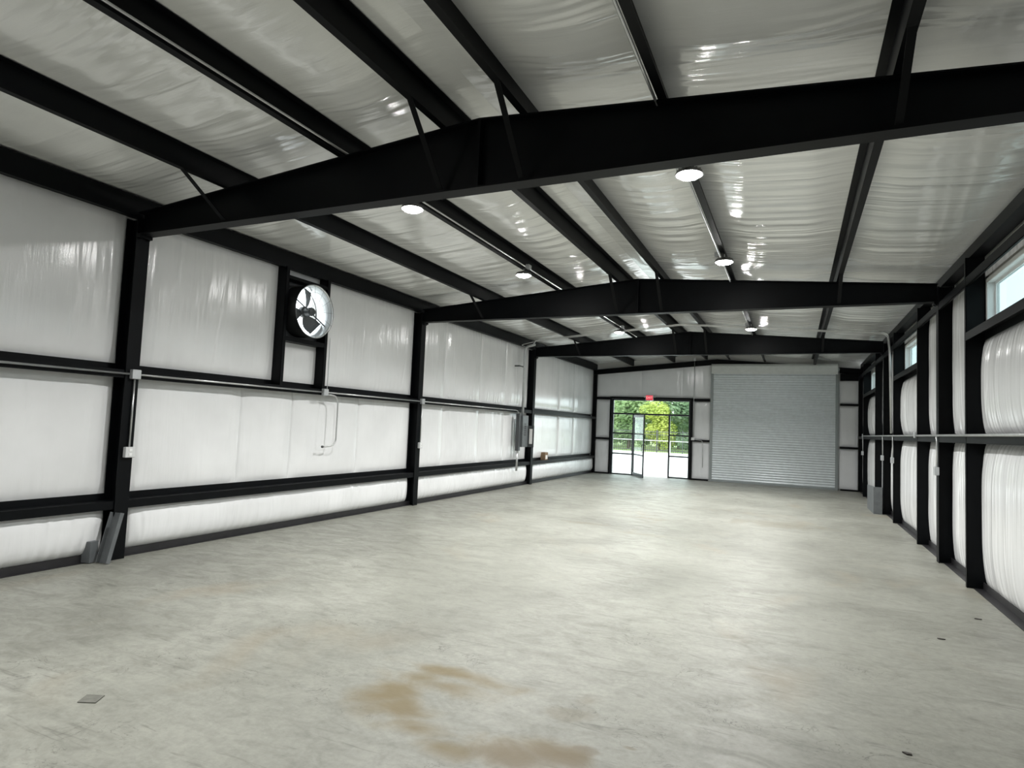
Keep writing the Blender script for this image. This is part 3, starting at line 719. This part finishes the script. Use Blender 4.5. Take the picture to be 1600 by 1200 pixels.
# ------------------------------------------------------------------ roll-up door
D2 = MB()
DX0, DX1 = 4.27, 8.24
D2 = MB().box(DX0 - .05, DX0 + .035, YE - .10, YE + .02, 0, 4.05).box(DX1 - .035, DX1 + .05, YE - .10, YE + .02, 0, 4.05).build('door_2', GUIDE)
tag(D2, 'closed grey steel roll-up door with coil hood', 'roll-up door', kind='structure')
NS = 46; zt = 3.90; h = (zt - 0.06) / NS
sl = MB()
prof = []
for i in range(7):
    u = i / 6; prof.append((-0.058 - 0.017 * math.sin(math.pi * min(1, u / 0.82)) ** 0.8 if u < 0.83 else -0.056, u * h))
poly = prof + [(-0.045, h), (-0.045, 0)]
sl.prism([(YE + p[0], p[1]) for p in poly], DX0 + .02, DX1 - .02, 'x')
s0 = sl.build('slat', CURTAIN, D2)
s0.location.z = 0.06
for i in range(1, NS):
    c_ = s0.copy(); COL.objects.link(c_); c_.location.z = 0.06 + i * h
MB().box(DX0 + .02, DX1 - .02, YE - .085, YE - .035, 0.0, 0.06).build('bottom_bar', GUIDE, D2)
hp = [(YE + 0.0, 4.17), (YE - .20, 4.17), (YE - .27, 4.10), (YE - .27, 3.90), (YE - .20, 3.83), (YE - .11, 3.83), (YE - .11, 3.845), (YE - .195, 3.845), (YE - .255, 3.905), (YE - .255, 4.095), (YE - .195, 4.155), (YE + 0.0, 4.155)]
MB().prism(hp, DX0 - .02, DX1 + .02, 'x').build('hood', HOOD, D2)
for x in (DX0 - .032, DX1 + .02):
    MB().prism([(YE, 3.80), (YE - .20, 3.82), (YE - .28, 3.89), (YE - .28, 4.11), (YE - .20, 4.18), (YE, 4.18)], x, x + .012, 'x').build('end_bracket', GUIDE, D2)
b = MB()
for i in range(12):
    pass
MB().lathe([(0.05, DX1 + .035), (0.05, DX1 + .075)], 20, (0, YE - .14, 4.0), 'x').build('chain_wheel', GUIDE, D2)
MB().tube([(DX1 + .06, YE - .19, 4.0), (DX1 + .06, YE - .19, .9)], .006, 6).build('hand_chain', GALV, D2)

# ------------------------------------------------------------------ exit sign
t = thing('exit_sign', 'red exit sign with twin emergency lamps above the entrance', 'exit sign', (2.04, YE - .11, 2.93))
MB().bbox(1.90, 2.18, YE - .165, YE - .105, 2.82, 3.02, .008).build('housing', WHITE, t)
MB().box(1.912, 2.168, YE - .168, YE - .1655, 2.832, 3.008).build('face', RED, t)
cu = bpy.data.curves.new('exit_text', 'FONT'); cu.body = 'EXIT'; cu.size = 0.115; cu.align_x = 'CENTER'; cu.align_y = 'CENTER'; cu.extrude = 0.001
to = bpy.data.objects.new('tmp_text', cu); COL.objects.link(to)
dg = bpy.context.evaluated_depsgraph_get(); me = bpy.data.meshes.new_from_object(to.evaluated_get(dg)); bpy.data.objects.remove(to)
me.materials.clear(); me.name = 'lettering'
me.transform(Matrix.Translation((2.04, YE - .17, 2.92)) @ Matrix.Rotation(math.pi / 2, 4, 'X'))
obj('lettering', me, REDLET, t)
for s in (-1, 1):
    MB().lathe([(0.012, 0), (0.034, .012), (0.036, .05), (0.03, .056)], 16, (2.04 + s * .19, YE - .11, 2.955), 'y').build('emergency_lamp', WHITE, t).scale = (1, 1, 1)
    MB().tube([(2.04 + s * .14, YE - .13, 2.955), (2.04 + s * .17, YE - .10, 2.955)], .010, 8).build('lamp_arm', WHITE, t)

# ------------------------------------------------------------------ high bay lights
def lamp(x, y, label):
    zl = 4.135
    t = thing('high_bay_light', label, 'light fixture', (x, y, zl), 'round high bay lights')
    MB().lathe([(0.128, zl + .012), (0.132, zl - .004), (0.120, zl - .004), (0.116, zl + .004), (0.116, zl + .012)], 36, (x, y, 0)).build('trim_ring', LAMPBODY, t)
    b = MB().lathe([(0.128, zl + .012), (0.118, zl + .03), (0.06, zl + .045), (0.055, zl + .06)], 36, (x, y, 0))
    b.build('housing', LAMPBODY, t)
    fm = MB()
    for k in range(16):
        q = 2 * math.pi * k / 16; c, s = math.cos(q), math.sin(q)
        p0, p1 = Vector((x + .05 * c, y + .05 * s, 0)), Vector((x + .12 * c, y + .12 * s, 0)); n = Vector((-s, c, 0)) * .0015
        fm.add([p0 - n + Vector((0, 0, zl + .04)), p1 - n + Vector((0, 0, zl + .026)), p1 + n + Vector((0, 0, zl + .026)), p0 + n + Vector((0, 0, zl + .04)),
                p0 - n + Vector((0, 0, zl + .055)), p1 - n + Vector((0, 0, zl + .04)), p1 + n + Vector((0, 0, zl + .04)), p0 + n + Vector((0, 0, zl + .055))],
               [(0, 3, 2, 1), (4, 5, 6, 7), (0, 1, 5, 4), (1, 2, 6, 5), (2, 3, 7, 6), (3, 0, 4, 7)])
    fm.build('cooling_fins', LAMPBODY, t)
    MB().lathe([(0.02, zl - .034), (0.06, zl - .031), (0.09, zl - .022), (0.108, zl - .008), (0.114, zl + .006)], 36, (x, y, 0)).build('lens', LENS, t, smooth=True)
    MB().tube([(x, y, zl + .055), (x, y, zl + .115)], .008, 8).build('hanger', GALV, t)
    la = bpy.data.lights.new('lamp_glow', 'AREA'); la.shape = 'DISK'; la.size = 0.20; la.energy = LAMP_W
    la.color = (1.0, 0.995, 0.98); la.spread = math.radians(140)
    lo = bpy.data.objects.new('lamp_glow', la); COL.objects.link(lo); lo.parent = t; lo.location = (0, 0, -0.036)
    return t
LY = [(-6.0, 'out of view behind the camera'), (-2.9, 'out of view above the camera'), (1.2, 'just past the nearest frame'), (4.45, 'just before the second frame'), (7.5, 'hidden behind the second frame'), (10.55, 'just before the third frame'), (13.6, 'hidden behind the third frame')]
for (y, wd) in LY:
    lamp(2.93, y, 'round lit high bay light of the left row, ' + wd)
    if y > 0: lamp(6.03, y, 'round lit high bay light of the right row, ' + wd)

# ------------------------------------------------------------------ conduit
def conduit(name, label, pts, r=0.012, rad=0.10, root=None, part='pipe'):
    t = root or thing(name, label, 'conduit', pts[0])
    MB().tube(fillet(pts, rad), r, 10).build(part, GALV, t, smooth=True); return t
def box_part(t, x0, x1, y0, y1, z0, z1, name='junction_box', mat=None):
    return MB().bbox(x0, x1, y0, y1, z0, z1, .005).build(name, mat or GALV_BOX, t)
# purlin conduits to the lights, with junction boxes at the lamps
for (xc, xl, wd, dz) in ((PX['b'] + .02, 2.93, 'left', .03), (PX['e'] - .02, 6.03, 'right', -0.005)):
    zz = ztop(xc) + dz
    t = thing('light_conduit', 'thin steel conduit feeding the %s row of lights' % wd, 'conduit', (xc, 0, zz))
    MB().tube([(xc, Y0 + .3, zz), (xc, 13.5, zz)], .011, 8).build('pipe', GALV, t, smooth=True)
    for (y, _) in LY:
        sx = 1 if wd == 'left' else -1
        MB().bbox(xc + sx * .0 - .03 + (.045 if wd == 'left' else -.03), xc + .03 + (.045 if wd == 'left' else -.03), y - .055, y + .055, zz - .035, zz + .03, .004).build('junction_box', GALV_BOX, t)
# left wall main run, with drops and boxes
zc = 2.105
t = thing('wall_conduit', 'long steel conduit along the upper girt of the left wall', 'conduit', (0.01, 3, zc))
def lrun(y0, y1): MB().tube([(0.012, y0, zc), (0.012, y1, zc)], .0125, 10).build('pipe', GALV, t, smooth=True)
lrun(-8.5, .0); lrun(.1, 3.21); lrun(3.30, 6.13)
MB().tube(fillet([(0.012, 6.22, zc), (0.012, 10.95, zc), (0.012, 11.08, zc - .02), (0.03, 11.08, 1.98)], .1), .0125, 10).build('pipe', GALV, t, smooth=True)
for y in (.05, 3.255, 6.175): box_part(t, 0.0, .055, y - .05, y + .05, zc - .055, zc + .055)
for y in (.05, 6.175):
    MB().tube([(0.02, y, zc - .055), (0.02, y, 1.27)], .0115, 8).build('drop_pipe', GALV, t, smooth=True)
    r_ = box_part(t, 0.001, .05, y - .055, y + .055, 1.15, 1.27, 'outlet_box', PLAST)
    for dz in (-.025, .025): MB().bbox(.05, .055, y - .017, y + .017, 1.21 + dz - .016, 1.21 + dz + .016, .003).build('outlet_face', WHITE, r_)
MB().tube(fillet([(0.03, 3.30, 2.07), (0.03, 3.58, 2.06), (0.03, 3.58, 1.24), (-0.03, 3.34, 1.22)], .17, 8), .0125, 10).build('stub_pipe', GALV, t, smooth=True)
MB().lathe([(0.02, -.012), (0.02, .012)], 10, (-0.03, 3.335, 1.22), 'y').build('coupling', GREY_DK, t)
MB().tube([(0.0, 3.33, zc + .05), (0.0, 3.33, 3.0)], .006, 6).build('fan_lead', GALV, t)
# electrical panel group at the third column
t = thing('wireway', 'tall grey wire trough with conduits beside the electrical panel', 'wire trough', (0.03, 11.1, 1.0))
MB().bbox(-0.014, .085, 11.02, 11.14, 1.0, 2.02, .006).build('trough', GREY_DK, t)
for y in (11.05, 11.11):
    MB().tube([(0.03, y, 1.0), (0.03, y, .45)], .016, 10).build('stub_conduit', GALV, t, smooth=True)
    MB().lathe([(0.024, .93), (0.024, .995)], 10, (0.03, y, 0)).build('connector', GALV, t)
t = thing('electrical_panel', 'grey electrical panel with open cover and white legend card', 'electrical panel', (0.05, 11.4, 1.1))
MB().bbox(-0.014, .12, 11.19, 11.58, 1.10, 1.98, .008).build('body', GREY_BOX, t)
for k in range(6):
    MB().box(.12, .128, 11.33, 11.43, 1.42 + k * .06, 1.455 + k * .06).build('breaker', GREY_DK, t)
cv = MB().box(.12, .30, 11.585, 11.60, 1.10, 1.70).build('cover', GREY_DK, t)
MB().box(.165, .255, 11.582, 11.5845, 1.19, 1.61).build('legend_card', PAPER, cv)
# riser from the panel and the pair of conduits crossing under the roof
def zx(x): return ztop(x) - 0.03
YC = 10.75
t = thing('crossing_conduit', 'thick steel conduit rising from panel and crossing under roof to right wall', 'conduit', (0.03, 11.3, 2.0))
MB().tube(fillet([(0.055, 11.30, 1.98), (0.055, 11.30, 3.90), (0.40, 11.16, 3.94)], .14), .036, 14).build('riser_pipe', GALV_BOX, t, smooth=True)
for k, (dy, rr) in enumerate(((0.0, .014), (0.16, .011))):
    pts = [(0.32, 11.19, 3.935)] if k == 0 else [(-0.04, 12.0, 3.9), (0.05, YC + dy + .1, 3.92)]
    pts += [(0.6, YC + dy, zx(0.6))]
    pts += [(x, YC + dy, zx(x)) for x in (1.4, 2.9, 4.1, 4.43, 4.8, 6.0, 7.5)]
    pts += [(8.78 - k * .0, YC + dy, zx(8.6)), (8.80, YC + dy - .18, 3.6), (8.83, YC + dy - .18, 1.86)]
    MB().tube(fillet(pts, .12), rr, 10).build('pipe', GALV, t, smooth=True)
# right wall run
MB().box(-.125, .03, 11.02, 11.06, 3.32, 3.36).box(.0, .03, 10.98, 11.34, 3.325, 3.355).build('pipe_strut', GREY_DK, t)
zr = 1.81
t = thing('wall_conduit', 'long steel conduit along the mid girt of the right wall', 'conduit', (W - .015, 6, zr))
MB().tube([(W - .016, -8.5, zr), (W - .016, 16.9, zr)], .0155, 10).build('pipe', GALV, t, smooth=True)
for y in (-0.02, 6.08, 12.15, 16.75, 10.52):
    MB().tube(fillet([(W - .02, y, zr - .01), (W - .02, y - .03, zr - .12), (W - .02, y - .03, 1.36)], .05), .0115, 8).build('drop_pipe', GALV, t, smooth=True)
    box_part(t, W - .055, W - .002, y - .085, y + .025, 1.24, 1.36, 'outlet_box', GALV_BOX)
for y in (7.74, 16.6): box_part(t, W - .05, W - .034, y - .05, y + .05, zr - .04, zr + .06)
# far wall vertical run
t = thing('wall_conduit', 'thin conduit running down the far wall beside the entrance', 'conduit', (3.64, YE - .12, 3))
yy = YE - .118
MB().tube([(3.64, yy, 4.30), (3.64, yy, 1.52)], .013, 8).build('pipe', GALV, t, smooth=True)
MB().lathe([(0.05, -.04), (0.05, .0)], 16, (3.64, yy + .015, 4.34), 'y').build('junction_box', GALV_BOX, t)
MB().bbox(3.58, 3.69, yy - .02, yy + .016, 1.42, 1.52, .005).build('switch_box', PLAST, t)
MB().tube(fillet([(3.69, yy, 1.44), (3.98, yy, 1.42), (3.99, yy, .46)], .1), .010, 8).build('stub_pipe', GALV, t, smooth=True)
MB().tube([(3.62, yy, 2.955), (2.19, yy, 2.955)], .010, 8).build('sign_pipe', GALV, t, smooth=True)

# ------------------------------------------------------------------ loose things
def rotbox(name, label, cat, sx, sy, sz, loc, rx=0, ry=0, rz=0, mat=None, wall=0.0):
    b = MB()
    if wall:   # open channel: back plate and two lips
        b.box(0, sx, sy - wall, sy, 0, sz).box(0, wall, 0, sy - wall, 0, sz).box(sx - wall, sx, 0, sy - wall, 0, sz)
    else: b.bbox(0, sx, 0, sy, 0, sz, .003)
    o = b.build(name, mat); o.location = loc; o.rotation_euler = (rx, ry, rz)
    return tag(o, label, cat)
rotbox('steel_channel', 'tall grey steel channel leaning on the nearest left column', 'steel offcut', .15, .05, .55, (.0, -.215, .012), rx=math.radians(-14), rz=math.radians(8), mat=GREY_SHEET, wall=.006)
rotbox('steel_offcut', 'short grey steel box section standing by the nearest left column', 'steel offcut', .14, .10, .23, (-.155, -.30, .007), rz=math.radians(12), mat=GREY_SHEET)
b = MB().prism([(12.10, 0), (13.45, 0), (13.45, .58), (12.10, .64)], 8.655, 8.66, 'x')
b.prism([(12.10, 0), (12.106, 0), (12.106, .62), (12.10, .62)], 8.66, 8.835, 'x').prism([(12.106, .55), (13.45, .5), (13.45, .505), (12.106, .555)], 8.66, 8.80, 'x')
tag(b.build('sheet_metal_guard', GREY_SHEET), 'folded grey sheet metal guard on floor at third right column', 'sheet metal')
t = thing('cardboard_box', 'small brown cardboard box resting on the lower left girt', 'box', (-.1, 13.48, ZG1))
MB().bbox(-.17, -.03, 13.36, 13.62, ZG1 + .001, ZG1 + .235, .004).build('carton', CARD, t)
MB().box(-.0299, -.0285, 13.42, 13.58, ZG1 + .03, ZG1 + .15).build('shipping_label', PAPER, t)
o = MB().prism([(3.205, -2.315), (3.30, -2.27), (3.25, -2.185), (3.155, -2.23)], 0.0005, .006, 'z').build('floor_tile', simple('weathered_tile', (.115, .115, .098), .7, noise=.15, nscale=30))
tag(o, 'small square grey tile lying on the concrete floor at left', 'tile')
DEB = simple('dark_scrap', (.05, .045, .04), .8)
for i, (x, y, lab) in enumerate(((8.15, 1.95, 'dark scrap on the floor nearest the right wall'), (7.55, -.55, 'dark scrap on the floor at the lower right of the view'), (8.62, 2.9, 'small dark chip on the floor close to right base angle'))):
    r = random.Random(i); pts = [(x + .03 * math.cos(q) * r.uniform(.5, 1.2), y + .014 * math.sin(q) * r.uniform(.6, 1.3)) for q in (k * math.pi / 3.5 for k in range(7))]
    tag(MB().prism(pts, .0005, .008, 'z').build('floor_scrap', DEB), lab, 'debris', 'scraps on the floor')

# ------------------------------------------------------------------ outside
tag(MB().box(-60, 70, YE + .16, 46.0, -.25, -.02).build('pavement', PAVE), 'pale concrete yard outside the entrance', 'pavement', kind='structure')
tag(MB().box(-60, 70, -60, Y0 - .2, -.25, -.02).add(*[[], []]).build('yard_ground', PAVE), 'pale yard ground behind the building', 'ground', kind='structure')
tag(MB().box(-60, -.34, Y0 - .2, YE + .16, -.25, -.02).build('side_yard', PAVE), 'pale yard ground left of the building', 'ground', kind='structure')
tag(MB().box(9.2, 70, Y0 - .2, YE + .16, -.25, -.02).build('side_yard', PAVE), 'pale yard ground right of the building', 'ground', kind='structure')
lw = MB().box(-60, 70, 46.0, 95, -.25, -.02).build('lawn', GRASS)
tag(lw, 'sunlit grass verge rising behind the fence', 'grass', kind='stuff')
# metal picket fence
FENCE = simple('fence_paint', (.05, .055, .05), .5)
t = thing('picket_fence', 'dark metal picket fence across the far side of the yard', 'fence', (-4, 45.6, 0))
fy = 45.6; x0, x1 = -13.0, 7.0
for z in (1.62, 1.38, .16): MB().box(x0, x1, fy - .02, fy + .02, z - .022, z + .022).build('fence_rail', FENCE, t)
for k in range(11):
    x = x0 + k * 2.0; MB().box(x - .035, x + .035, fy - .035, fy + .035, -.02, 1.78).build('fence_post', FENCE, t)
pk = MB().box(-.013, .013, fy - .013, fy + .013, .02, 1.72).build('picket', FENCE, t)
n = int((x1 - x0) / .17)
for k in range(n):
    o = pk if k == 0 else pk.copy()
    if k: COL.objects.link(o)
    o.location.x = x0 + .085 + k * .17
t = thing('guard_rail', 'white pipe guard rail in front of the picket fence', 'guard rail', (-4, 43.5, 0))
MB().tube([(x0, 43.5, .95), (x1, 43.5, .95)], .018, 8).build('rail', WHITE, t)
for k in range(8):
    x = x0 + k * 2.85; MB().tube([(x, 43.5, -.02), (x, 43.5, .93)], .035, 8).build('post', WHITE, t)
# trees
def crown_mesh(seed, n=6500):
    r = np.random.default_rng(seed); V = []; F = []
    blobs = [(r.uniform(-1.5, 1.5), r.uniform(-1.2, 1.2), r.uniform(1.0, 6.2), r.uniform(.9, 1.6)) for _ in range(18)]
    for k in range(n):
        bx_, by_, bz_, br = blobs[r.integers(len(blobs))]
        dvec = r.normal(size=3); dvec /= np.linalg.norm(dvec); rad = br * r.uniform(.55, 1.0) ** .5
        c = np.array([bx_, by_, bz_]) + dvec * rad * np.array([1, 1, .85])
        nrm = dvec + r.normal(size=3) * .6; nrm /= np.linalg.norm(nrm)
        a = np.cross(nrm, [0.3, 0.2, 1]); a /= np.linalg.norm(a); bb = np.cross(nrm, a); s = r.uniform(.12, .26)
        i = len(V)
        V += [c - a * s, c + bb * s * .5 + nrm * .03, c + a * s, c - bb * s * .5 + nrm * .03]; F.append((i, i + 1, i + 2, i + 3))
    me = bpy.data.meshes.new('foliage'); me.from_pydata([tuple(p) for p in V], [], F); me.update(); return me
crowns = []
for m_i in range(3):
    for sd in range(2):
        me = crown_mesh(10 * m_i + sd); me.materials.append(LEAF[m_i]); crowns.append(me)
TR = [(-10.2, 51, 0, .85, 'mid green leafy tree beyond the fence, seen left of the door leaf'), (-6.6, 51, 0, .8, 'mid green leafy tree beyond the fence, seen through the left sidelight'),
      (-3.75, 50.5, 1, .62, 'bright yellow-green leafy tree beyond the fence, seen through the open doorway'), (-0.9, 51, 2, .85, 'deep green leafy tree beyond the fence, seen through the right sidelight'),
      (-13.0, 58, 2, 1.15, 'deep green leafy tree at the left end of the back row'), (-8.2, 58, 0, 1.2, 'mid green leafy tree of the back row, seen through the left transom'),
      (-3.4, 58.5, 0, 1.2, 'mid green leafy tree of the back row, seen through the right transom'), (1.6, 58, 2, 1.2, 'deep green leafy tree at the right end of the back row'),
      (3.0, 51, 0, .85, 'mid green leafy tree beyond the fence, hidden right of the entrance')]
for i, (x, y, kd, sc, lab) in enumerate(TR):
    t = thing('leafy_tree', lab, 'tree', (x, y, -.02), 'trees beyond the fence')
    t.scale = (sc, sc, sc * 1.05); t.rotation_euler = (0, 0, i * 1.7)
    me = crowns[kd * 2 + i % 2]; o = bpy.data.objects.new('foliage', me); COL.objects.link(o); o.parent = t; o['kind'] = 'stuff'
    tr = MB().lathe([(.16, 0.0), (.12, .8), (.09, 2.4), (.05, 4.5)], 8).build('trunk', BARK); tr.parent = t

# hedgerow closing the gap under the tree crowns
r = np.random.default_rng(99); V = []; F = []
for k in range(9000):
    c = np.array([r.uniform(-24, 14), 64 + r.uniform(-.8, .8), abs(r.normal(0, 1)) * 1.3 + r.uniform(0, 1.2)])
    nrm = r.normal(size=3); nrm[1] -= 1.0; nrm /= np.linalg.norm(nrm); a_ = np.cross(nrm, [.3, .2, 1]); a_ /= np.linalg.norm(a_); b_ = np.cross(nrm, a_); sz = r.uniform(.16, .34)
    i = len(V); V += [c - a_ * sz, c + b_ * sz * .6, c + a_ * sz, c - b_ * sz * .6]; F.append((i, i + 1, i + 2, i + 3))
V = [(p[0], p[1], max(p[2], -.015)) for p in V]
me = bpy.data.meshes.new('hedgerow'); me.from_pydata(V, [], F); me.update()
tag(obj('hedgerow', me, LEAF[0]), 'low leafy hedgerow behind the trees at the back of the lawn', 'hedge')
